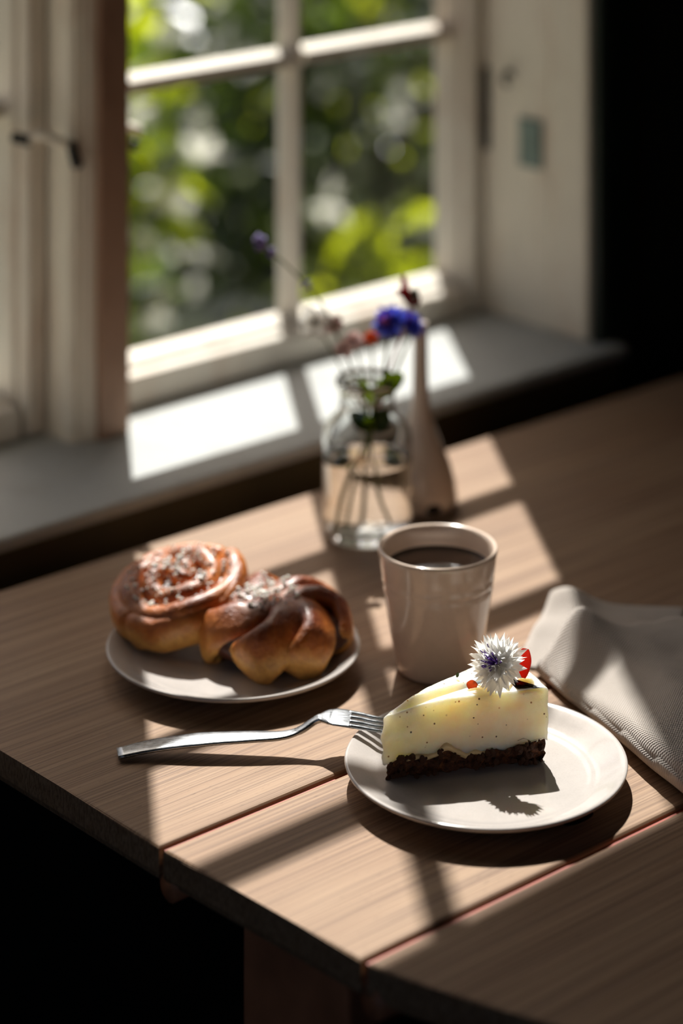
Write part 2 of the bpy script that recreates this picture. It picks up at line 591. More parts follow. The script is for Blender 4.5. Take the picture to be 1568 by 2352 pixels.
# right and left jamb linings (two boards each), head lining
for nm, s, lab in (('trim_3', 1, 'white painted jamb lining right of the window'), ('trim_4', -1, 'white painted jamb lining left of the window')):
    t = wallthing(nm, lab)
    def X(a, b):
        return (a, b) if s > 0 else (-0.475 - b, -0.475 - a)
    a, b = X(0.280, 0.305)
    obj('lining_board', bx(a, b, -0.0887, 0.055, 0.0, 1.262, bevel=0.0012), M['jamb'], t)
    a, b = X(0.2785, 0.305)
    obj('casing_board', bx(a, b, -0.1405, -0.0890, 0.0, 1.262, bevel=0.004, seg=3), M['jamb'], t)
    if s > 0:
        obj('hinge_plate', bx(0.2755, 0.281, -0.080, -0.050, 0.158, 0.206, bevel=0.0012), M['zinc'], t)
        hk = obj('screw_hook', tube([(0.281, -0.036, 0.247), (0.272, -0.037, 0.249), (0.268, -0.038, 0.242), (0.272, -0.038, 0.236)], 0.0032, 0.0025), M['iron'], t, True)
struct(wallobj(obj('trim_5', bx(-0.755, 0.28, -0.14, 0.055, 1.255, 1.275), M['jamb'])), 'window head lining')
# dark green casings on the room face of the wall
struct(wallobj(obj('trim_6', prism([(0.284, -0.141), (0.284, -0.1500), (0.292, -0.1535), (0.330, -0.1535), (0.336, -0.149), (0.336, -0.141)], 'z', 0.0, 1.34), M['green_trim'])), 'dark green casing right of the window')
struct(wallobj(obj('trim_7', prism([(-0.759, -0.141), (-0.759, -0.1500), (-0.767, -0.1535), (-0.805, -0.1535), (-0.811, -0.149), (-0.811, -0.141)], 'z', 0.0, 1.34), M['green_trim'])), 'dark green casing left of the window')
# outer sill
struct(wallobj(obj('trim_8', prism([(0.058, -0.03), (0.058, -0.008), (0.17, -0.030), (0.17, -0.045)], 'x', -0.78, 0.30), M['out_sill'])), 'weathered outer sill below the panes')

MB = [0.275, 0.5255, 0.775, 0.993]          # bottoms of the horizontal bars
BAR = 0.017
HEAD = 1.232
def casement(name, label, s0, s1, m0):
    """s0..s1 outer stiles, m0 = left face of the vertical bar"""
    t = wallthing(name, label)
    L0, R0 = s0 + 0.0265, s1 - 0.0265        # glass field
    st = [(0.0, 0.0), (0.0, 0.045), (0.0265, 0.045), (0.0265, 0.024), (0.0245, 0.014), (0.0200, 0.012), (0.0195, 0.004), (0.0165, 0.0)]
    obj('stile', prism([(s0 + x, y) for x, y in st], 'z', 0.003, 1.252), M['white_frame'], t)
    obj('stile', prism([(s1 - x, y) for x, y in st], 'z', 0.003, 1.252), M['white_frame'], t)
    rl = [(0.0, 0.003), (0.0, 0.024), (0.003, 0.028), (0.014, 0.030), (0.016, 0.033), (0.028, 0.037), (0.045, 0.037), (0.045, 0.003)]
    obj('bottom_rail', prism(rl, 'x', s0 + 0.0266, s1 - 0.0266), M['white_frame'], t)
    obj('top_rail', prism([(y, 1.2555 - z + 0.003) for y, z in rl], 'x', s0 + 0.0266, s1 - 0.0266), M['white_frame'], t)
    for zb in MB:
        zc = zb + BAR / 2
        pr = [(0.045, zb), (0.032, zb), (0.027, zb + 0.0025), (0.020, zb + 0.0030), (0.020, zb + BAR - 0.0026), (0.027, zb + BAR - 0.0016), (0.032, zb + BAR), (0.045, zb + BAR)]
        for xa, xb in ((L0 + 0.0001, m0), (m0 + 0.016, R0 - 0.0001)):
            obj('glazing_bar', prism(pr, 'x', xa, xb), M['white_frame'], t)
    pv = [(m0, 0.045), (m0, 0.034), (m0 + 0.0042, 0.027), (m0 + 0.0052, 0.022), (m0 + 0.0108, 0.022), (m0 + 0.0118, 0.027), (m0 + 0.016, 0.034), (m0 + 0.016, 0.045)]
    obj('upright_bar', prism(pv, 'z', 0.0365, HEAD - 0.001), M['white_frame'], t)
    zs = [0.0372] + [z for b in MB for z in (b, b + BAR)] + [HEAD - 0.011]
    for i in range(0, len(zs), 2):
        for xa, xb in ((L0, m0), (m0 + 0.016, R0)):
            obj('pane', bx(xa + 0.0002, xb - 0.0002, 0.0375, 0.0400, zs[i] + 0.0002, zs[i + 1] - 0.0002), M['pane'], t)
    return t
w1 = casement('window_1', 'right casement with small panes overlooking the garden', -0.1990, 0.2775, 0.040)
w2 = casement('window_2', 'left casement cut off by the left edge of the photo', -0.7505, -0.2635, -0.515)
obj('hinge', lathe([(0.0, 0.165), (0.0040, 0.166), (0.0044, 0.205), (0.0036, 0.2055), (0.0036, 0.2095), (0.0044, 0.210), (0.0044, 0.248), (0.0, 0.250)], 12), M['iron'], w1, True).location = (0.2775, -0.003, 0)
# stay hook from the left casement over to the post, and the knob on the right casement
lt = obj('latch', tube([(-0.292, -0.010, 0.262), (-0.284, -0.022, 0.268), (-0.276, -0.030, 0.264), (-0.266, -0.036, 0.258), (-0.2605, -0.036, 0.248)], 0.0042, 0.0038), M['jamb'], w2, True)
obj('hook_end', tube([(-0.2640, -0.038, 0.260), (-0.2610, -0.037, 0.252), (-0.2570, -0.037, 0.244), (-0.2550, -0.036, 0.240)], 0.005, 0.0055), M['iron'], lt, True)
obj('latch_pin', tube([(-0.296, 0.0, 0.264), (-0.292, -0.012, 0.263), (-0.291, -0.016, 0.262)], 0.0052, 0.0052), M['iron'], lt, True)
kb = obj('latch_knob', tube([(-0.1930, 0.002, 0.262), (-0.196, -0.020, 0.264), (-0.194, -0.036, 0.262), (-0.189, -0.040, 0.258)], 0.0040, 0.0048), M['jamb'], w1, True)
obj('knob_screw', ball(bmesh.new(), (-0.1930, -0.036, 0.2475), 0.0052), M['iron'], kb, True)

# ------------------------------------------------------------------ garden
GZ = -0.18
struct(wallobj(obj('ground', bx(-14, 14, 0.07, 24, GZ - WZ - 0.1, GZ - WZ), M['ground'])), 'garden ground outside the window')
struct(wallobj(obj('lawn', bx(-14, -2.85, -9, 0.06, GZ - WZ - 0.1, GZ - WZ - 0.002), M['ground'])), 'lawn beside the house')
struct(wallobj(obj('path', bx(-6, 5, 0.08, 1.15, GZ - WZ, GZ - WZ + 0.012), M['path'])), 'pale gravel path along the outside of the house')
def leaves(center, rad, count, size, mats, seed, hollow=0.55):
    rnd = random.Random(seed)
    V, F, I = [], [], []
    for _ in range(count):
        while True:
            p = Vector((rnd.uniform(-1, 1), rnd.uniform(-1, 1), rnd.uniform(-1, 1)))
            l = p.length
            if l <= 1.0 and (l > hollow or rnd.random() < 0.35):
                break
        lump = 0.80 + 0.28 * noise.noise(p * 2.3 + Vector((seed, 0, 0)))
        p = Vector((p.x * rad[0], p.y * rad[1], p.z * rad[2])) * lump + Vector(center)
        if p.z < GZ + 0.02:
            continue
        L = size * rnd.uniform(0.6, 1.25)
        Wd = L * rnd.uniform(0.38, 0.55)
        q = Quaternion((rnd.gauss(0, 1), rnd.gauss(0, 1), rnd.gauss(0, 1), rnd.gauss(0, 1))).normalized()
        b = len(V)
        for (x, y, z) in ((0, 0, 0), (-0.5 * Wd, 0.42 * L, 0.14 * Wd), (0, 0.5 * L, -0.05 * L), (0.5 * Wd, 0.42 * L, 0.14 * Wd), (0, L, -0.12 * L)):
            V.append(tuple(p + q @ Vector((x, y, z))))
        m = rnd.choices(range(len(mats)), [w for _, w in mats])[0]
        F += [(b, b + 2, b + 1), (b, b + 3, b + 2), (b + 1, b + 2, b + 4), (b + 2, b + 3, b + 4)]
        I += [m] * 4
    return V, F, I
def shrub(label, center, rad, count, size, mats, seed, blooms=0, bsize=0.03):
    t = thing('shrub', label, 'shrub', (center[0], center[1], GZ), 0, 'garden shrubs outside the window')
    c = (0, 0, center[2] - GZ)
    V, F, I = leaves((0, 0, center[2]), rad, count, size, mats, seed)
    V = [(x, y, z - GZ) for x, y, z in V]
    me = bpy.data.meshes.new('foliage')
    me.from_pydata(V, [], F)
    for m, _ in mats:
        me.materials.append(M[m])
    me.polygons.foreach_set('material_index', I)
    me.update()
    fo = link(bpy.data.objects.new('foliage', me), t)
    fo['kind'] = 'stuff'
    rnd = random.Random(seed + 99)
    for k in range(4):
        a = rnd.uniform(0, 2 * pi)
        top = (cos(a) * rad[0] * 0.55, sin(a) * rad[1] * 0.55, c[2] + rad[2] * 0.45)
        obj('branch', tube([(cos(a) * 0.03, sin(a) * 0.03, 0), (top[0] * 0.4, top[1] * 0.4, top[2] * 0.5), top], 0.012, 0.004, 4, 6), M['twig'], t, True)
    if blooms:
        V, F = [], []
        for _ in range(blooms):
            a, b = rnd.uniform(0, 2 * pi), rnd.uniform(-0.75, 0.9)
            rr = math.sqrt(1 - b * b)
            p = Vector((cos(a) * rr * rad[0], sin(a) * rr * rad[1], b * rad[2])) * rnd.uniform(0.85, 1.0) + Vector(c)
            q = Quaternion((rnd.gauss(0, 1), rnd.gauss(0, 1), rnd.gauss(0, 1), rnd.gauss(0, 1))).normalized()
            s = bsize * rnd.uniform(0.6, 1.2)
            for k in range(5):
                w = 2 * pi * k / 5
                d, e = Vector((cos(w), sin(w), 0.35)), Vector((-sin(w), cos(w), 0))
                i0 = len(V)
                for v in (Vector(), d * 0.55 + e * 0.32, d, d * 0.55 - e * 0.32):
                    V.append(tuple(p + q @ (v * s)))
                F.append((i0, i0 + 1, i0 + 2, i0 + 3))
        bo = raw('blossoms', V, F, M['bloom'], t)
        bo['kind'] = 'stuff'
    return t
shrub('sunlit lime green shrub behind the left side of the left pane', (-0.50, 4.15, 0.50), (0.30, 0.32, 0.46), 520, 0.10, [('leaf_lime', 6), ('leaf_mid', 2)], 3, 60, 0.038)
shrub('dark leaved shrub behind the upright window bar', (-0.02, 5.0, 0.35), (0.50, 0.4, 0.55), 1100, 0.09, [('leaf_dark', 6), ('leaf_mid', 2), ('leaf_lime', 0.6)], 5, 60, 0.036)
shrub('olive green shrub with pale flowers behind the right pane', (0.72, 4.55, 0.42), (0.34, 0.36, 0.52), 700, 0.085, [('leaf_olive', 6), ('leaf_lime', 1.0), ('leaf_dark', 2)], 8, 70, 0.038)
shrub('low bright shrub at the foot of the right pane', (0.08, 4.25, 0.16), (0.24, 0.18, 0.36), 170, 0.10, [('leaf_lime', 4), ('leaf_olive', 3)], 12, 14, 0.036)
shrub('tall green hedge shrub filling the tops of the panes', (-0.60, 6.4, 0.55), (0.95, 0.6, 0.95), 2000, 0.12, [('leaf_mid', 4), ('leaf_dark', 4), ('leaf_lime', 2.4)], 15, 130, 0.045)
shrub('tall dark hedge shrub at the right behind the olive one', (1.25, 6.4, 0.5), (0.95, 0.6, 0.95), 2000, 0.12, [('leaf_mid', 3), ('leaf_dark', 5), ('leaf_lime', 2.0)], 18, 130, 0.045)
def blocker_tree(label, x, y, z, rad, count, seed):  # out of view, added to keep low sky light off the table
    t = thing('blocker_tree', label, 'blocker_tree', (x, y, GZ), 0, 'unseen trees added to block low sky')
    mats = [('leaf_dark', 5), ('leaf_mid', 4), ('leaf_lime', 1)]
    V, F, I = leaves((0, 0, z), rad, count, 0.34, mats, seed, 0.3)
    me = bpy.data.meshes.new('crown')
    me.from_pydata([(a, b, c - GZ) for a, b, c in V], [], F)
    for m, _ in mats:
        me.materials.append(M[m])
    me.polygons.foreach_set('material_index', I)
    me.update()
    link(bpy.data.objects.new('crown', me), t)['kind'] = 'stuff'
    obj('trunk', tube([(0, 0, 0), (0.06, 0.02, z * 0.5), (0.0, 0.05, z - GZ)], 0.16, 0.08, 5, 10), M['twig'], t, True)
blocker_tree('unseen leafy crown added in the middle behind the hedge to block low sky', 0.0, 11.0, 2.4, (1.8, 1.3, 2.5), 1500, 33)
blocker_tree('unseen leafy crown added at the far right behind the hedge to block low sky', 3.7, 10.4, 2.3, (1.7, 1.3, 2.4), 1500, 35)

# ------------------------------------------------------------------ table
TA = radians(40.83)
table = thing('dining_table', 'pine drop-leaf table with red-brown joints beside the window', 'table', (-0.1089, 1.5042, 0), TA)
TH = 0.0225
def edge_x(y):
    pts = [(0.42, -0.012), (0.16, -0.0044), (0.0, 0.0), (-0.172, 0.0113), (-0.20, 0.0175), (-0.243, 0.0316), (-0.28, 0.0455), (-0.33, 0.071), (-0.38, 0.103), (-0.43, 0.150), (-0.47, 0.205), (-0.50, 0.275), (-0.515, 0.36)]
    for (ya, xa), (yb, xb) in zip(pts[:-1], pts[1:]):
        if ya >= y >= yb:
            return xa + (xb - xa) * (ya - y) / (ya - yb)
    return pts[-1][1]
def slab(name, outline, mat):
    bm = bmesh.new()
    top = [bm.verts.new((x, y, TZ)) for x, y in outline]
    f = bm.faces.new(top)
    r = bmesh.ops.extrude_face_region(bm, geom=[f])
    for v in r['geom']:
        if isinstance(v, bmesh.types.BMVert):
            v.co.z = TZ - TH
    es = [e for e in bm.edges if abs(e.verts[0].co.z - TZ) < 1e-6 and abs(e.verts[1].co.z - TZ) < 1e-6]
    es2 = [e for e in bm.edges if abs(e.verts[0].co.z - TZ + TH) < 1e-6 and abs(e.verts[1].co.z - TZ + TH) < 1e-6]
    bmesh.ops.bevel(bm, geom=es, offset=0.0028, segments=3, affect='EDGES', profile=0.5)
    es2 = [e for e in bm.edges if e.is_valid and abs(e.verts[0].co.z - TZ + TH) < 1e-6 and abs(e.verts[1].co.z - TZ + TH) < 1e-6]
    bmesh.ops.bevel(bm, geom=es2, offset=0.006, segments=2, affect='EDGES', profile=0.5)
    return obj(name, bm, mat, table)
XR = 1.16
G = 0.0021                                   # half a joint gap
far = [(edge_x(y), y) for y in (G, 0.1, 0.2, 0.3, 0.375)] + [(edge_x(0.38) + 0.012, 0.386), (XR, 0.386), (XR, G)]
mid = [(edge_x(y), y) for y in (-G, -0.06, -0.12, -0.1722 + G)][::-1] + [(0.0, -G), (XR, -G), (XR, -0.1722 + G)]
mid = [(edge_x(y), y) for y in (-0.1722 + G, -0.12, -0.06, -G)] + [(XR, -G), (XR, -0.1722 + G)]
ys = [-0.1722 - G, -0.20, -0.222, -0.243, -0.262, -0.28, -0.305, -0.33, -0.355, -0.38, -0.405, -0.43, -0.45, -0.47, -0.485, -0.50, -0.508, -0.515]
near = [(edge_x(y), y) for y in ys] + [(XR - 0.1, -0.515), (XR, -0.45), (XR, -0.1722 - G)]
slab('far_leaf', far, M['table'])['label'] = 'wide far leaf carrying the plate of buns'
slab('centre_board', mid, M['table'])['label'] = 'narrow centre board between two joints'
slab('near_leaf', near, M['table'])['label'] = 'rounded near leaf in shade'
for y in (0.0, -0.1722):
    x0 = edge_x(y)
    bm = bx(x0 + 0.0035, XR - 0.002, y - 0.0026, y + 0.0026, TZ - TH + 0.001, TZ - 0.0030)
    obj('joint_strip', bm, M['joint'], table)
    path = [Vector((x0 + 0.0015 + k * 0.04, y - 0.006, TZ - TH + 0.0005)) for k in range(29)]
    obj('rule_joint_knuckle', sweep(path, lambda i, t: (0.0090, 0.0090), 16), M['leg'], table, True)
obj('wood_knot', lathe([(0, 0.0), (0.0085, 0.0), (0.0082, 0.0004), (0, 0.0006)], 20), M['knot'], table).location = (0.2165, -0.1400, TZ - 0.0001)
bpy.data.objects['wood_knot'].scale = (1.5, 0.55, 1)
zt = TZ - TH
for x in (0.040, 1.05):
    obj('leg', bx(x, x + 0.024, -0.1258, -0.0280, 0.0, zt - 0.0005, bevel=0.003), M['leg'], table)
    obj('foot', bx(x - 0.010, x + 0.034, -0.230, 0.125, 0.0, 0.05, bevel=0.004), M['leg'], table)
obj('stretcher', bx(0.0645, 1.0495, -0.089, -0.065, zt - 0.085, zt - 0.0005, bevel=0.002), M['leg'], table)
obj('leaf_support', bx(0.50, 0.53, -0.48, 0.36, zt - 0.028, zt - 0.0005, bevel=0.002), M['leg'], table)

# ------------------------------------------------------------------ plates
def plate(label, x, y, rz):
    pf = [(0, 0.0030), (0.044, 0.0030), (0.0455, 0.0002), (0.0500, 0.0002), (0.0515, 0.0028), (0.066, 0.0050), (0.0800, 0.0098), (0.0878, 0.0132),
          (0.0897, 0.0147), (0.0900, 0.0158), (0.0893, 0.0166), (0.0880, 0.0165), (0.0850, 0.0152), (0.0790, 0.0125), (0.0730, 0.0094), (0.0690, 0.0080), (0.0672, 0.0081), (0.0655, 0.0075), (0.060, 0.0070), (0.03, 0.0068), (0, 0.0068)]
    t = thing('plate', label, 'plate', (x, y, TZ), rz, 'small stoneware plates')
    obj('dish', lathe(pf, 96, wob=lambda a, r, z: 1 + (0.006 * sin(2 * a + 0.6) + 0.004 * sin(3 * a)) * (r / 0.09)), M['plate'], t, True)
    return t
CPX, CPY = 0.0921, 1.5840
BPX, BPY = -0.0763, 1.7560
plate('pale stoneware plate under the slice of cheesecake', CPX, CPY, 0.3)
plate('pale stoneware plate under the two buns', BPX, BPY, 1.4)

# ------------------------------------------------------------------ cup
cup = thing('coffee_cup', 'beige glazed handleless cup full of black coffee', 'cup', (0.0677, 1.7513, TZ))
pf = [(0, 0.0022), (0.024, 0.0022), (0.0250, 0.0002), (0.0272, 0.0002), (0.0290, 0.0022), (0.0302, 0.0080), (0.0335, 0.026), (0.0366, 0.045), (0.0382, 0.0560), (0.0388, 0.0590), (0.0385, 0.0610),
      (0.0391, 0.0625), (0.0396, 0.0650), (0.0393, 0.0668), (0.0399, 0.0685), (0.0408, 0.0760), (0.0416, 0.0820), (0.0421, 0.0845), (0.0418, 0.0861), (0.0406, 0.0864), (0.0392, 0.0855), (0.0382, 0.083), (0.0374, 0.076),
      (0.0345, 0.054), (0.030, 0.026), (0.025, 0.009), (0.018, 0.0065), (0, 0.006)]
obj('body', lathe(pf, 80, wob=lambda a, r, z: 1 + 0.0035 * sin(2 * a + 9 * z) + 0.0016 * sin(5 * a + 60 * z)), M['cup'], cup, True)
cf = [(0, 0.0050), (0.0, 0.0715), (0.0335, 0.0715), (0.0362, 0.0718), (0.0371, 0.0724), (0.036, 0.067), (0.034, 0.055)]
cf = [(0, 0.0715), (0.0335, 0.0715), (0.0360, 0.0717), (0.0372, 0.0723), (0.0366, 0.0690), (0.034, 0.055), (0, 0.054)]
obj('coffee', lathe(cf, 64), M['coffee'], cup, True)['label'] = 'black coffee near the brim'

# ------------------------------------------------------------------ cheesecake
cake = thing('cheesecake_slice', 'wedge of pale cheesecake on a dark crumb base with flower on top', 'cake', (CPX, CPY, TZ + 0.0070))
AX, AY = 0.0235 - CPX, 1.5715 - CPY
A0, A1, CR = radians(14.0), radians(43.5), 0.112
def cake_outline(inset=0.0, nside=44, narc=22):
    A = Vector((AX, AY, 0))
    d0, d1 = Vector((cos(A0), sin(A0), 0)), Vector((cos(A1), sin(A1), 0))
    n0, n1 = Vector((sin(A0), -cos(A0), 0)), Vector((-sin(A1), cos(A1), 0))
    pts = []
    tip = 0.004 + inset * 3.5
    for k in range(nside):
        r = tip + (CR - inset - tip) * k / nside
        pts.append((A + d0 * r - n0 * inset, n0, k / nside))
    for k in range(narc):
        a = A0 + (A1 - A0) * k / narc
        d = Vector((cos(a), sin(a), 0))
        pts.append((A + d * (CR - inset), d, 1.0))
    for k in range(nside):
        r = CR - inset - (CR - inset - tip) * k / nside
        pts.append((A + d1 * r - n1 * inset, n1, 1 - k / nside))
    am = (A0 + A1) / 2
    pts.append((A + Vector((cos(am), sin(am), 0)) * (tip * 0.75), Vector((-cos(am), -sin(am), 0)), 0.0))
    return pts
def cake_bottom(p, l):
    return 0.0115 + 0.0052 * nz(p, 55, 3) + 0.0036 * nz(p, 150, 1) + 0.002 * math.exp(-((l - 0.95) / 0.12) ** 2) - 0.0035 * math.exp(-(l / 0.10) ** 2) + 0.0012 * math.exp(-((l - 0.6) / 0.2) ** 2)
def cake_mesh(zfun, inset_fun, disp, nring, cap_top=True, seed=0.0):
    bm = bmesh.new()
    rings = []
    for k in range(nring + 1):
        u = k / nring
        ins = inset_fun(u)
        o = cake_outline(max(ins, 0.0))
        rg = []
        for p, n, l in o:
            z = zfun(p, l, u)
            q = p + n * disp(Vector((p.x, p.y, z)), l, u)
            rg.append(bm.verts.new((q.x, q.y, z)))
        rings.append(rg)
    n = len(rings[0])
    for a, b in zip(rings[:-1], rings[1:]):
        for i in range(n):
            j = (i + 1) % n
            bm.faces.new((a[i], a[j], b[j], b[i]))
    # top: inset rings down to a narrow core
    prev = rings[-1]
    for ins in (0.006, 0.011, 0.016, 0.020):
        o = cake_outline(ins)
        rg = []
        for p, nn, l in o:
            zt = zfun(p, l, 1.0) + 0.0004 + 0.0006 * nz(p, 40, 5)
            rg.append(bm.verts.new((p.x, p.y, zt)))
        for i in range(n):
            j = (i + 1) % n
            bm.faces.new((prev[i], prev[j], rg[j], rg[i]))
        prev = rg
    bm.faces.new(prev)
    bm.faces.new(rings[0][::-1])
    return bm
TOPZ = 0.0478
def cream_z(p, l, u):
    zb = cake_bottom(p, l)
    zt = TOPZ - 0.0062 * math.exp(-(l / 0.16) ** 1.4) + 0.0008 * nz(p, 30, 2)
    w = u / 0.86 if u < 0.86 else 1.0
    z = zb + (zt - 0.0022 - zb) * min(w, 1.0)
    if u >= 0.86:
        a = (u - 0.86) / 0.14
        z = zt - 0.0022 + 0.0022 * sin(a * pi / 2)
    return z
def cream_in(u):
    return 0.0 if u < 0.86 else 0.0026 * (1 - cos((u - 0.86) / 0.14 * pi / 2))
def cream_d(p, l, u):
    d = 0.0006 * nz(p, 110, 4) + 0.0004 * nz(p, 320, 9) + 0.0010 * nz(p, 35, 6)
    if l < 0.22 and u < 0.75:
        d += 0.0042 * (1 - l / 0.22) * (0.35 + nz(p, 150, 12)) * sin(u / 0.75 * pi)
    return d
obj('cream_filling', cake_mesh(cream_z, cream_in, cream_d, 22), M['cream'], cake, True)['label'] = 'pale speckled cheesecake filling'
def crust_z(p, l, u):
    return (cake_bottom(p, l) + 0.0016) * u
def crust_d(p, l, u):
    return -0.0004 + 0.0034 * nz(p, 150, 2) + 0.0022 * nz(p, 420, 3) - 0.0022 * (1 - u)
obj('crumb_base', cake_mesh(crust_z, lambda u: 0.0008, crust_d, 8), M['crumb'], cake, True)['label'] = 'dark biscuit crumb base'
# smear of toffee between crust and filling on the cut face
def smear():
    bm = bmesh.new()
    d0, n0 = Vector((cos(A0), sin(A0), 0)), Vector((sin(A0), -cos(A0), 0))
    rows = []
    N = 40
    for i in range(N + 1):
        l = 0.16 + 0.50 * i / N
        p = Vector((AX, AY, 0)) + d0 * (CR * l)
        zb = cake_bottom(p, l)
        hh = 0.0066 * sin(pi * i / N) ** 0.6 * (0.8 + 0.5 * nz(p, 120, 8))
        row = []
        for k in range(6):
            a = k / 5
            row.append(bm.verts.new(p + n0 * (-0.0004 + 0.0013 * sin(a * pi) ** 0.7) + Vector((0, 0, zb - 0.0012 + hh * a))))
        rows.append(row)
    for a, b in zip(rows[:-1], rows[1:]):
        for k in range(5):
            bm.faces.new((a[k], b[k], b[k + 1], a[k + 1]))
    return bm
so = obj('toffee_layer', smear(), M['filling'], cake, True)
so['label'] = 'wavy toffee-coloured layer above the crumb base'
# loose crumbs stuck along the base
cm = bmesh.new(); ball(cm, (0, 0, 0), 1.0, 1)
for v in cm.verts:
    v.co *= 1 + 0.35 * nz(v.co, 1.7, 2)
c0 = obj('crumb', cm, M['crumb'], cake)
rnd = random.Random(4)
for k in range(80):
    l = rnd.uniform(0.05, 0.99)
    n0 = Vector((sin(A0), -cos(A0), 0))
    p = Vector((AX + cos(A0) * CR * l, AY + sin(A0) * CR * l, 0)) + n0 * rnd.uniform(0.0002, 0.0016)
    p.z = rnd.uniform(0.0012, max(0.003, cake_bottom(p, l) + 0.001))
    o = c0 if k == 0 else shared('crumb', c0.data, cake)
    o.location = p
    s = rnd.uniform(0.0009, 0.0026)
    o.scale = (s, s * rnd.uniform(0.7, 1.2), s)
    o.rotation_euler = (rnd.uniform(0, 6), rnd.uniform(0, 6), 0)

# ------------------------------------------------------------------ flowers
def floret_mesh(name, mat, lobes=6, seed=1, width=0.34):
    rnd = random.Random(seed)
    V = [(0, 0, 0)]
    F = []
    r1 = [(cos(2 * pi * k / lobes) * 0.12, sin(2 * pi * k / lobes) * 0.12, 0.36) for k in range(lobes)]
    V += r1
    val, tips, mids = [], [], []
    for k in range(lobes):
        a = 2 * pi * k / lobes
        val.append(len(V)); V.append((cos(a) * width * 0.80, sin(a) * width * 0.80, 0.74))
    for k in range(lobes):
        a = 2 * pi * (k + 0.5) / lobes
        L = rnd.uniform(0.92, 1.12)
        mids.append(len(V)); V.append((cos(a) * width * 0.86, sin(a) * width * 0.86, 0.76 * L))
        tips.append(len(V)); V.append((cos(a) * width * 1.10, sin(a) * width * 1.10, 1.0 * L))
    for k in range(lobes):
        j = (k + 1) % lobes
        F.append((0, 1 + k, 1 + j))
        F.append((1 + k, val[k], mids[k], 1 + j))
        F.append((1 + j, mids[k], val[j]))
        F.append((val[k], tips[k], mids[k]))
        F.append((mids[k], tips[k], val[j]))
    me = bpy.data.meshes.new(name)
    me.from_pydata(V, [], F)
    me.update()
    me.materials.append(mat)
    return me
def aim(d):
    return Vector(d).normalized().to_track_quat('Z', 'Y')
def cornflower(t, center, axis, R, mat, stam, n_out=10, n_in=6, seed=2, lobes=6, fw=0.36):
    """florets, stamens and calyx as children of t (t at its own location)"""
    ax = Vector(axis).normalized()
    q = aim(ax)
    rnd = random.Random(seed)
    me = [floret_mesh('floret', mat, lobes, seed + k, fw) for k in range(2)]
    for ring, (n, th, L) in enumerate(((n_out, 74, 1.0), (n_in, 40, 0.80))):
        for k in range(n):
            a = 2 * pi * (k + 0.5 * ring + rnd.uniform(-0.12, 0.12)) / n
            th2 = radians(th + rnd.uniform(-7, 7))
            d = q @ Vector((sin(th2) * cos(a), sin(th2) * sin(a), cos(th2)))
            s = R * L * rnd.uniform(0.88, 1.08)
            base = Vector(center) - ax * R * 0.22
            shared('floret', me[k % 2], t, base + d * R * 0.06, aim(d) @ Quaternion((0, 0, 1), rnd.uniform(0, 6)), (s, s, s))
    bm = bmesh.new()
    for k in range(34):
        a, th2 = rnd.uniform(0, 2 * pi), radians(rnd.uniform(0, 46))
        d = q @ Vector((sin(th2) * cos(a), sin(th2) * sin(a), cos(th2)))
        p0 = Vector(center) - ax * R * 0.15
        p1 = p0 + d * R * rnd.uniform(0.60, 0.86)
        p2 = p1 + (ax * 0.6 + Vector((rnd.uniform(-1, 1), rnd.uniform(-1, 1), rnd.uniform(-1, 1))) * 0.5) * R * 0.10
        sweep([p0, p1, p2], lambda i, tt: (R * 0.022, R * 0.022), 5, bm)
    obj('stamens', bm, stam, t)
    bm = lathe([(0, -0.62), (0.10, -0.60), (0.19, -0.48), (0.21, -0.34), (0.15, -0.16), (0.0, -0.10)], 14)
    c = obj('calyx', bm, M['calyx'], t, True)
    c.rotation_mode = 'QUATERNION'
    c.rotation_quaternion = q
    c.location = center
    c.scale = (R * 0.8, R * 0.8, R * 0.8)

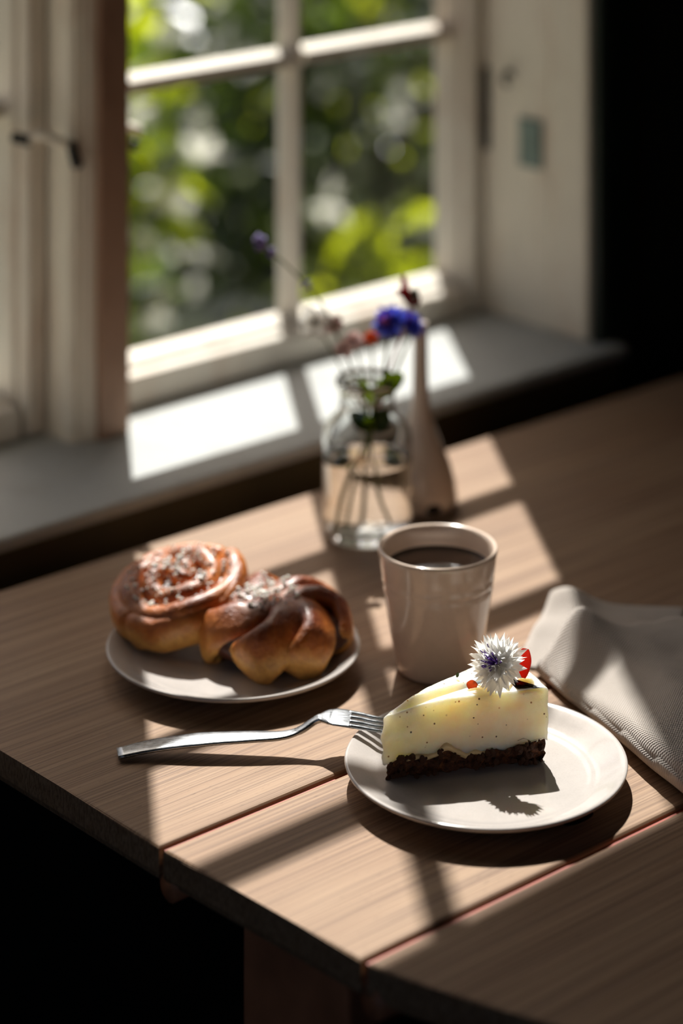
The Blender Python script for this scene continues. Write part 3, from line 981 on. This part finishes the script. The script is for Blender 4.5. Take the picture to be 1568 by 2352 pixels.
FC = Vector((0.0992, 1.5975, TZ + 0.0712))
wf = thing('white_cornflower', 'white cornflower with violet stamens lying on the cheesecake', 'flower', FC)
cornflower(wf, (0, 0, 0), (-0.50, -0.62, 0.60), 0.0162, M['petal_white'], M['purple'], 17, 11, 5, 7, 0.40)
obj('stem', tube([(0.0065, 0.006, -0.0065), (0.0100, 0.0080, -0.0125), (0.0122, 0.0088, -0.0150)], 0.0011, 0.0009), M['stem'], wf, True)
def petal(name, label, loc, axis, w, h, mat, cat='petal', parent=None, curl=0.25, roll=0.0, ruffle=0.08, seed=1):
    rnd = random.Random(seed)
    V, F = [], []
    nu, nv = 8, 9
    for th in (0, 1):
        for j in range(nv + 1):
            v = j / nv
            ww = w * (sin(pi * (0.10 + 0.80 * v)) ** 0.8)
            for i in range(nu + 1):
                u = i / nu * 2 - 1
                V.append((u * ww, (v - 0.0) * h, curl * w * (u * u) * 1.2 + curl * h * (v - 0.5) ** 2 + ruffle * w * nz((u, v * 2, seed), 2.2) - th * 0.00025))
    N = (nu + 1) * (nv + 1)
    for th in (0, 1):
        for j in range(nv):
            for i in range(nu):
                a = th * N + j * (nu + 1) + i
                f = (a, a + 1, a + nu + 2, a + nu + 1)
                F.append(f if th == 0 else f[::-1])
    ring = [i for i in range(nu + 1)] + [j * (nu + 1) + nu for j in range(1, nv + 1)] + [nv * (nu + 1) + i for i in range(nu - 1, -1, -1)] + [j * (nu + 1) for j in range(nv - 1, 0, -1)]
    for a, b in zip(ring, ring[1:] + ring[:1]):
        F.append((b, a, a + N, b + N))
    o = raw(name, V, F, mat, parent, True)
    o.location = loc
    o.rotation_mode = 'QUATERNION'
    # local y points along axis, local z roughly towards the viewer
    y = Vector(axis).normalized()
    z = Vector((0, -1, 0.4))
    z = (z - y * z.dot(y)).normalized()
    x = y.cross(z)
    o.rotation_quaternion = Matrix((x, y, z)).transposed().to_quaternion() @ Quaternion((0, 1, 0), roll)
    if parent is None:
        tag(o, label, cat)
    return o
petal('flower_petal', 'red petal standing behind the white flower on the cake', (0.1148, 1.6120, TZ + 0.0553), (0.15, 0.15, 1), 0.0068, 0.0185, M['petal_red'], roll=0.5, seed=3)
petal('flower_petal', 'small orange petal tip under the white flower', (0.0868, 1.5990, TZ + 0.0552), (-0.8, -0.2, 0.32), 0.0032, 0.0075, M['petal_orange'], seed=6)
hb = petal('herb_leaf', 'tiny green herb fleck on top of the cheesecake', (0.0745, 1.6105, TZ + 0.0562), (0.3, -0.1, 0.95), 0.0010, 0.0034, M['vase_leaf_dark'], cat='leaf', seed=9)

# ------------------------------------------------------------------ fork
fork = thing('fork', 'steel fork leaning on the rim of the cake plate', 'fork', (-0.1452, 1.6186, TZ))
fpts = [(-0.0002, -0.0002, 0.0030, 0.0066), (0.0230, 0.0040, 0.0062, 0.0082), (0.0520, 0.0052, 0.0094, 0.0088), (0.0840, 0.0052, 0.0112, 0.0072), (0.1060, 0.0056, 0.0120, 0.0052), (0.1180, 0.0068, 0.0148, 0.0036), (0.1270, 0.0090, 0.0196, 0.0030), (0.1310, 0.0098, 0.0212, 0.0044),
        (0.1360, 0.0098, 0.0222, 0.0090), (0.1410, 0.0092, 0.0224, 0.0118), (0.1470, 0.0085, 0.0220, 0.0120), (0.1515, 0.0080, 0.0214, 0.0117)]
fp = catmull([p[:3] for p in fpts], 6)
def fw(i, t):
    k = t * (len(fpts) - 1)
    a = min(int(k), len(fpts) - 2)
    w = fpts[a][3] + (fpts[a + 1][3] - fpts[a][3]) * (k - a)
    th = 0.0015 if w < 0.010 else 0.0011
    if 0.45 < t < 0.65:
        th = 0.0019
    return (w, th)
obj('handle', sweep(fp, fw, 14, power=3.2), M['steel'], fork, True)
# tines
for k in range(4):
    y = 0.0080 + (k - 1.5) * 0.00625
    path = catmull([(0.1500, y, 0.0217), (0.1580, y - 0.0004, 0.0206), (0.1680, y - 0.0009 - 0.0003 * k, 0.0190), (0.1800, y - 0.0014, 0.0172), (0.1905, y - 0.0020, 0.0168)], 6)
    obj('tine', sweep(path, lambda i, t: (0.0020 - 0.0011 * t, 0.0012 - 0.0005 * t), 8, power=2.8), M['steel'], fork, True)

# ------------------------------------------------------------------ buns
def bun_parts(t, R, H, n, swirl, seed, core_h=0.86, spiral=False):
    rnd = random.Random(seed)
    prof = [(0, 0.0015)] + [(R * 0.93 * sin(a) ** 0.75 if a > 0 else 0, H * core_h * (0.5 - 0.5 * cos(a))) for a in [pi * k / 16 for k in range(1, 16)]] + [(0, H * core_h)]
    obj('cinnamon_core', lathe(prof, 40, wob=lambda a, r, z: 1 + 0.05 * sin(3 * a + seed) + 0.04 * sin(7 * a)), M['cinnamon'], t, True)
    if not spiral:
        for k in range(n):
            f0 = 2 * pi * k / n + rnd.uniform(-0.16, 0.16)
            rs = [(0.66, 0.10, 0.0), (0.93, 0.20, 0.10), (1.00, 0.45, 0.28), (0.90, 0.74, 0.55), (0.62, 0.95, 0.85), (0.30, 1.02, 1.1), (0.05, 0.98, 1.3)]
            pts = [(R * 0.90 * r * cos(f0 + swirl * w), R * 0.90 * r * sin(f0 + swirl * w), H * (0.06 + 0.86 * z) * (1 + rnd.uniform(-0.03, 0.03))) for r, z, w in rs]
            path = catmull(pts, 6)
            wv = R * 0.34 * rnd.uniform(0.9, 1.12)
            def sect(i, tt, wv=wv):
                e = min(1.0, tt / 0.12, (1.04 - tt) / 0.3)
                return (wv * (0.45 + 0.55 * e) * (1 - 0.35 * tt), H * 0.17 * (0.55 + 0.45 * e))
            cen = Vector((0, 0, H * 0.32))
            o = obj('dough_strand', sweep(path, sect, 14, up=lambda i, path=path: (path[i] - cen).normalized(), power=2.5), M['bun'], t, True)
            for v in o.data.vertices:
                v.co += v.normal * (0.0009 * nz(v.co, 130, seed) + 0.0012 * nz(v.co, 50, seed))
    else:
        turns = 2.35
        N = 110
        path = []
        for i in range(N):
            u = i / (N - 1)
            a = -u * turns * 2 * pi + 0.4
            r = R * (0.80 * (1 - u) ** 0.9 + 0.05)
            path.append(Vector((r * cos(a), r * sin(a), H * (0.44 + 0.12 * u + 0.05 * sin(3 * a)))))
        o = obj('dough_coil', sweep(path, lambda i, tt: (R * (0.185 - 0.03 * tt) * min(1, 0.5 + tt / 0.06, 0.4 + (1 - tt) / 0.05), H * 0.46 * min(1, 0.45 + tt / 0.05)), 18, power=2.6), M['bun'], t, True)
        for v in o.data.vertices:
            v.co += v.normal * (0.0011 * nz(v.co, 120, seed) + 0.0016 * nz(v.co, 45, seed))
        # outer wrap, pale at the bottom, split into two overlapping strands
        for s0, s1, dz in ((0.2, 3.7, 0.0), (3.3, 6.7, 0.06)):
            path = []
            for i in range(34):
                a = s0 + (s1 - s0) * i / 33
                path.append(Vector((R * 0.86 * cos(a), R * 0.86 * sin(a), H * (0.36 + dz + 0.10 * i / 33))))
            o = obj('dough_strand', sweep(path, lambda i, tt: (R * 0.15 * min(1, 0.3 + tt / 0.12, 0.3 + (1 - tt) / 0.12), H * 0.36 * min(1, 0.3 + tt / 0.1, 0.3 + (1 - tt) / 0.1)), 14, power=2.4), M['bun'], t, True)
            for v in o.data.vertices:
                v.co += v.normal * (0.0011 * nz(v.co, 120, seed) + 0.0015 * nz(v.co, 40, seed))
def sugar(t, R, H, n, seed, cx=0.0, cy=0.0, spread=0.5):
    rnd = random.Random(seed)
    bpy.context.view_layer.update()
    deps = bpy.context.evaluated_depsgraph_get()
    bm = bmesh.new(); ball(bm, (0, 0, 0), 1.0, 1)
    for v in bm.verts:
        v.co *= 1 + 0.4 * nz(v.co, 1.4, seed)
    kids = [c for c in t.children if c.type == 'MESH']
    m0 = None
    for k in range(n):
        a, r = rnd.uniform(0, 2 * pi), R * spread * rnd.random() ** 0.7
        x, y = cx + r * cos(a), cy + r * sin(a)
        zz = None
        for c in kids:
            ok, loc, nn, fi = c.ray_cast(Vector((x, y, H * 3)), Vector((0, 0, -1)))
            if ok and (zz is None or loc.z > zz):
                zz = loc.z
        if zz is None:
            continue
        if m0 is None:
            o = obj('sugar_pearl', bm, M['sugar'], t, True)
            m0 = o.data
        else:
            o = shared('sugar_pearl', m0, t)
        s = rnd.choice((0.0008, 0.0010, 0.0014, 0.0020))
        o.location = (x, y, zz + s * 0.4)
        o.scale = (s, s * rnd.uniform(0.7, 1.3), s * 0.8)
        o.rotation_euler = (rnd.uniform(0, 6), rnd.uniform(0, 6), rnd.uniform(0, 6))
BZ = TZ + 0.0071
b2 = thing('cardamom_bun', 'knotted bun at the front right of its plate with sugar in the middle', 'bun', (-0.0465, 1.7620, BZ), 0.5, 'buns on the plate')
bun_parts(b2, 0.0545, 0.038, 7, 0.95, 11)
sugar(b2, 0.0545, 0.038, 190, 5, -0.006, 0.008, 0.50)
b1 = thing('cardamom_bun', 'coiled bun at the back left of the plate tilted up against the other', 'bun', (-0.1135, 1.7960, BZ + 0.0125), 0.0, 'buns on the plate')
bun_parts(b1, 0.0510, 0.036, 6, 1.0, 23, 0.8, True)
sugar(b1, 0.0510, 0.036, 230, 8, 0.004, 0.004, 0.78)
b1.rotation_euler = (radians(8), radians(-14), radians(20))

# ------------------------------------------------------------------ linen napkin
nap = thing('linen_napkin', 'folded beige linen napkin right of the cake plate', 'napkin', (0.1375, 1.7400, TZ))
E1 = Vector((0.424, -0.905, 0)).normalized()
E2 = Vector((0.905, 0.424, 0)).normalized()
def cloth(name, label, nq, npp, pos, thick=0.0016):
    top = [[Vector(pos(i / nq, j / npp)) for j in range(npp + 1)] for i in range(nq + 1)]
    V, F = [], []
    def nrm(i, j):
        a = top[min(i + 1, nq)][j] - top[max(i - 1, 0)][j]
        b = top[i][min(j + 1, npp)] - top[i][max(j - 1, 0)]
        n = b.cross(a)
        if n.length < 1e-12:
            return Vector((0, 0, 1))
        n.normalize()
        return n if n.z >= -0.2 else -n
    for th in (0, 1):
        for i in range(nq + 1):
            for j in range(npp + 1):
                V.append(tuple(top[i][j] - nrm(i, j) * thick * th))
    N = (nq + 1) * (npp + 1)
    for th in (0, 1):
        for i in range(nq):
            for j in range(npp):
                a = th * N + i * (npp + 1) + j
                f = (a, a + 1, a + npp + 2, a + npp + 1)
                F.append(f if th else f[::-1])
    ring = [j for j in range(npp + 1)] + [i * (npp + 1) + npp for i in range(1, nq + 1)] + [nq * (npp + 1) + j for j in range(npp - 1, -1, -1)] + [i * (npp + 1) for i in range(nq - 1, 0, -1)]
    for a, b in zip(ring, ring[1:] + ring[:1]):
        F.append((a, b, b + N, a + N))
    o = raw(name, V, F, M['linen'], nap, True)
    if label:
        o['label'] = label
    return o
LQ, LP = 0.34, 0.27
def fold_profile(p, th, rad):
    """height and outward bulge of a folded front edge: p in metres from the fold"""
    return th
def upper(q, p):
    s = q * LQ
    # cross-section: starts under the fold, comes round and runs over the top
    th = 0.0052 + 0.026 * min(1.0, s / 0.19) ** 0.8
    und = 0.05
    L = LP + und
    d = p * L
    r = th * 0.42
    arc = pi * r
    if d < und:
        y, z = und - d + r * 0.3, 0.0022
        a = None
    elif d < und + arc:
        a = (d - und) / r
        y, z = r * 0.3 - sin(a) * r, 0.0022 + r - cos(a) * r
    else:
        y, z = d - und - arc + r * 0.3, 0.0022 + 2 * r
    k = 0.0
    if d >= und + arc:
        x = d - und - arc
        k = min(1.0, x / 0.035)
        z += k * (0.006 + 0.010 * sin(x * 22 + s * 9 + 0.4) * 0.6 + 0.012 * nz((s * 1.0, x, 0), 16, 4) + 0.0022 * nz((s, x, 0), 55, 7))
        z += 0.019 * math.exp(-((s - 0.0) / 0.030) ** 2) * math.exp(-((x - 0.026) / 0.020) ** 2)
        z += 0.010 * math.exp(-((s - 0.02) / 0.05) ** 2) * math.exp(-((x - 0.10) / 0.05) ** 2)
        z *= 1.0
    wob = 0.003 * nz((s, 0, 0), 22, 3)
    q3 = E1 * s + E2 * (y + wob)
    return (q3.x, q3.y, max(z, 0.0022))
cloth('upper_fold', None, 60, 90, upper)
c1, c2, c3, c4 = [Vector((a - 0.1375, b - 1.74, 0)) for a, b in ((0.1225, 1.752), (0.1560, 1.858), (0.255, 1.850), (0.230, 1.72))]
def lower(u, v):
    p = (c1 * (1 - u) + c2 * u) * (1 - v) + (c4 * (1 - u) + c3 * u) * v
    z = 0.0019 + 0.004 * max(0, nz((u, v, 0), 3.1, 2)) + 0.011 * math.exp(-((u - 1) / 0.16) ** 2) * math.exp(-((v - 0.12) / 0.22) ** 2) + 0.006 * math.exp(-((v - 0.0) / 0.10) ** 2) * sin(u * pi) * 0.6
    return (p.x, p.y, z)
cloth('lower_corner', 'loose sunlit corner lying behind the fold', 34, 24, lower, 0.0012)

# ------------------------------------------------------------------ glass jar with flowers
GX, GY = 0.0206, 1.9947
jar = thing('glass_vase', 'clear glass bottle vase holding garden flowers', 'vase', (GX, GY, TZ))
outer = [(0, 0.0006), (0.0300, 0.0004), (0.0335, 0.0020), (0.0352, 0.0060), (0.0357, 0.0120), (0.0358, 0.060), (0.0357, 0.077), (0.0345, 0.0855), (0.0308, 0.0920), (0.0256, 0.0962), (0.0226, 0.1015), (0.0218, 0.1120), (0.0228, 0.1170), (0.0250, 0.1200), (0.0254, 0.1235), (0.0242, 0.1258)]
inner = [(0.0228, 0.1255), (0.0212, 0.1215), (0.0200, 0.1170), (0.0200, 0.1020), (0.0236, 0.0946), (0.0290, 0.0902), (0.0325, 0.0840), (0.0336, 0.0765), (0.0337, 0.060), (0.0336, 0.0150), (0.0322, 0.0090), (0.0270, 0.0066), (0, 0.0062)]
obj('bottle', lathe(outer + inner, 64), M['glass'], jar, True)
obj('water', lathe([(0, 0.00615), (0.0270, 0.00655), (0.03225, 0.0090), (0.03365, 0.0150), (0.03375, 0.060), (0.03376, 0.0640), (0.0330, 0.0634), (0.030, 0.0632), (0, 0.0632)], 64), M['water'], jar, True)

def V(x, y, z):
    """a point in metres relative to the centre of the vase's base"""
    return Vector((x, y, z))
def flower_thing(name, label, cat='flower'):
    return thing(name, label, cat, (GX, GY, TZ), 0, 'flowers in the glass vase')
# lavender
lv = flower_thing('lavender_stem', 'tall thin lavender stem leaning left out of the vase')
obj('stem', tube([V(-0.0151, -0.0120, 0.0092), V(-0.0073, 0.0000, 0.0447), V(0.0024, 0.0000, 0.0848), V(-0.0122, 0.0040, 0.1306), V(-0.0255, 0.0040, 0.1620), V(-0.0377, 0.0040, 0.1858), V(-0.0482, 0.0040, 0.1983), V(-0.0674, 0.0040, 0.2172), V(-0.0863, 0.0040, 0.2333)], 0.0012, 0.0008, 6, 6), M['stem'], lv, True)
rnd = random.Random(31)
for c, n, r in ((V(-0.0863, 0.0040, 0.2333), 15, 0.0058), (V(-0.0762, 0.0040, 0.2249), 9, 0.0042), (V(-0.0479, 0.0040, 0.1980), 8, 0.0038)):
    bm = bmesh.new()
    for k in range(n):
        d = Vector((rnd.gauss(0, 1), rnd.gauss(0, 1), rnd.gauss(0, 1))).normalized()
        ball(bm, c + d * r * 0.75, r * 0.38, 1, (1, 1, 1.4))
    obj('bud_whorl', bm, M['lavender'], lv, True)
# blue cornflowers
bc1 = flower_thing('blue_cornflower', 'bright blue cornflower with a pink centre turned left')
obj('stem', tube([V(0.0142, -0.0060, 0.0138), V(0.0066, 0.0000, 0.0377), V(0.0031, 0.0000, 0.0848), V(0.0121, -0.0020, 0.1220), V(0.0156, -0.0040, 0.1505), V(0.0173, -0.0050, 0.1658)], 0.0013, 0.0010, 6, 6), M['stem'], bc1, True)
cornflower(bc1, V(0.0169, -0.0060, 0.1727), (-0.45, -0.75, 0.5), 0.0135, M['petal_blue'], M['pinkc'], 10, 6, 41)
bc2 = flower_thing('blue_cornflower', 'deep violet blue cornflower in front of the white vase neck')
obj('stem', tube([V(-0.0027, 0.0080, 0.0102), V(0.0025, 0.0040, 0.0834), V(0.0217, 0.0060, 0.1264), V(0.0323, 0.0080, 0.1503), V(0.0351, 0.0080, 0.1590)], 0.0013, 0.0010, 6, 6), M['stem'], bc2, True)
cornflower(bc2, V(0.0354, 0.0080, 0.1671), (0.55, -0.3, 0.6), 0.0120, M['petal_blue'], M['purple'], 9, 5, 47)
# wine-red sprig
ws = flower_thing('wine_red_sprig', 'dark wine red sprig rising above the blue cornflowers')
obj('stem', tube([V(0.0024, 0.0020, 0.0823), V(0.0199, 0.0020, 0.1382), V(0.0339, 0.0020, 0.1748), V(0.0332, 0.0020, 0.1933)], 0.0011, 0.0009, 6, 6), M['wine'], ws, True)
for k, (p, ax, L) in enumerate(((V(0.0331, 0.0000, 0.1876), (-0.25, 0, 1), 0.021), (V(0.0324, 0.0000, 0.1911), (-0.9, 0, 0.5), 0.010), (V(0.0355, 0.0000, 0.1841), (-0.5, -0.2, 0.7), 0.015), (V(0.0373, 0.0000, 0.1824), (0.4, 0, 0.9), 0.010))):
    petal('leaf', None, p, ax, 0.0030, L, M['wine'], parent=ws, seed=936 + 2 * k)
obj('seed_head', ball(bmesh.new(), V(0.0377, 0.0020, 0.1919), 0.0042, 2, (1, 1, 1.25)), M['calyx'], ws, True)
# white and pink small flowers
def little(name, label, spots, stem_from, mat, R, seed):
    t = flower_thing(name, label)
    rnd = random.Random(seed)
    foot = V(0.0024, 0.0000, 0.0848)
    for c in spots:
        obj('stem', tube([foot, (foot + c) / 2 + Vector((0.002, 0, 0)), c], 0.0009, 0.0007, 6, 6), M['stem'], t, True)
        for k in range(6):
            a = 2 * pi * k / 6 + rnd.uniform(-0.2, 0.2)
            petal('petal', None, c, (cos(a), -0.35 + 0.3 * rnd.random(), sin(a) * 0.8), R * 0.42, R, mat, parent=t, seed=seed + k)
        obj('flower_centre', ball(bmesh.new(), c + Vector((0, -0.001, 0)), R * 0.22, 1), M['calyx'], t, True)
    return t
little('white_flower', 'white flower at the left of the bunch above the vase', [V(-0.0422, -0.0040, 0.1721)], None, M['petal_white'], 0.0135, 61)
little('white_flower', 'small pale pink flowers in the middle of the bunch', [V(-0.0272, 0.0060, 0.1666), V(-0.0109, -0.0060, 0.1581), V(-0.0185, 0.0000, 0.1493)], None, M['petal_pink'], 0.0085, 71)
little('orange_flower', 'small orange red flower below the blue cornflower', [V(0.0032, 0.0100, 0.1553)], None, M['petal_orange'], 0.0062, 81)
# leafy sprig in the neck
ls = flower_thing('leafy_sprig', 'sprig of green leaves at the mouth of the glass vase', 'sprig')
obj('stem', tube([V(-0.0227, -0.0140, 0.0075), V(-0.0150, -0.0080, 0.0406), V(0.0010, -0.0020, 0.0837), V(0.0052, -0.0030, 0.1049), V(0.0080, -0.0030, 0.1223)], 0.0017, 0.0012, 6, 6), M['stem'], ls, True)
for k, (p, ax, w, L, mt) in enumerate(((V(0.0065, -0.0040, 0.1140), (0.75, -0.1, 0.55), 0.0075, 0.028, 'vase_leaf'), (V(0.0041, -0.0040, 0.1070), (-0.42, -0.2, 0.9), 0.0036, 0.024, 'vase_leaf'), (V(0.0052, -0.0040, 0.0861), (0.5, -0.3, 0.8), 0.0085, 0.022, 'vase_leaf_dark'), (V(0.0017, -0.0040, 0.0861), (-0.75, -0.3, 0.75), 0.0068, 0.023, 'vase_leaf_dark'), (V(0.0024, -0.0040, 0.0844), (-0.2, -0.5, 0.8), 0.005, 0.018, 'vase_leaf'), (V(0.0146, -0.0040, 0.1157), (0.1, 0.3, 0.9), 0.0034, 0.018, 'vase_leaf_dark'))):
    petal('leaf', None, p, ax, w, L, M[mt], parent=ls, seed=1767 + 5 * k)

# ------------------------------------------------------------------ white bud vase
bv = thing('bud_vase', 'white ceramic bud vase with a long thin neck behind the glass vase', 'vase', (0.0652, 2.0560, TZ))
pf = [(0, 0.0006), (0.027, 0.0006), (0.0300, 0.0030), (0.0306, 0.0080), (0.0285, 0.0220), (0.0245, 0.0360), (0.0190, 0.0500), (0.0130, 0.0640), (0.0092, 0.0760), (0.0070, 0.0900), (0.0062, 0.1100), (0.0058, 0.1400), (0.0060, 0.1500), (0.0058, 0.1512), (0.0042, 0.1505), (0.0040, 0.1000), (0, 0.098)]
obj('body', lathe(pf, 48), M['vase'], bv, True)
hm = lathe([(0, 0), (1.0, 0), (0.9, 0.25), (0, 0.3)], 20)
ho = obj('drain_hole', hm, M['iron'], bv, True)
ho.location = (0.0100, -0.0285, 0.0075)
ho.rotation_euler = (radians(84), 0, radians(19))
ho.scale = (0.0066, 0.0042, 0.002)
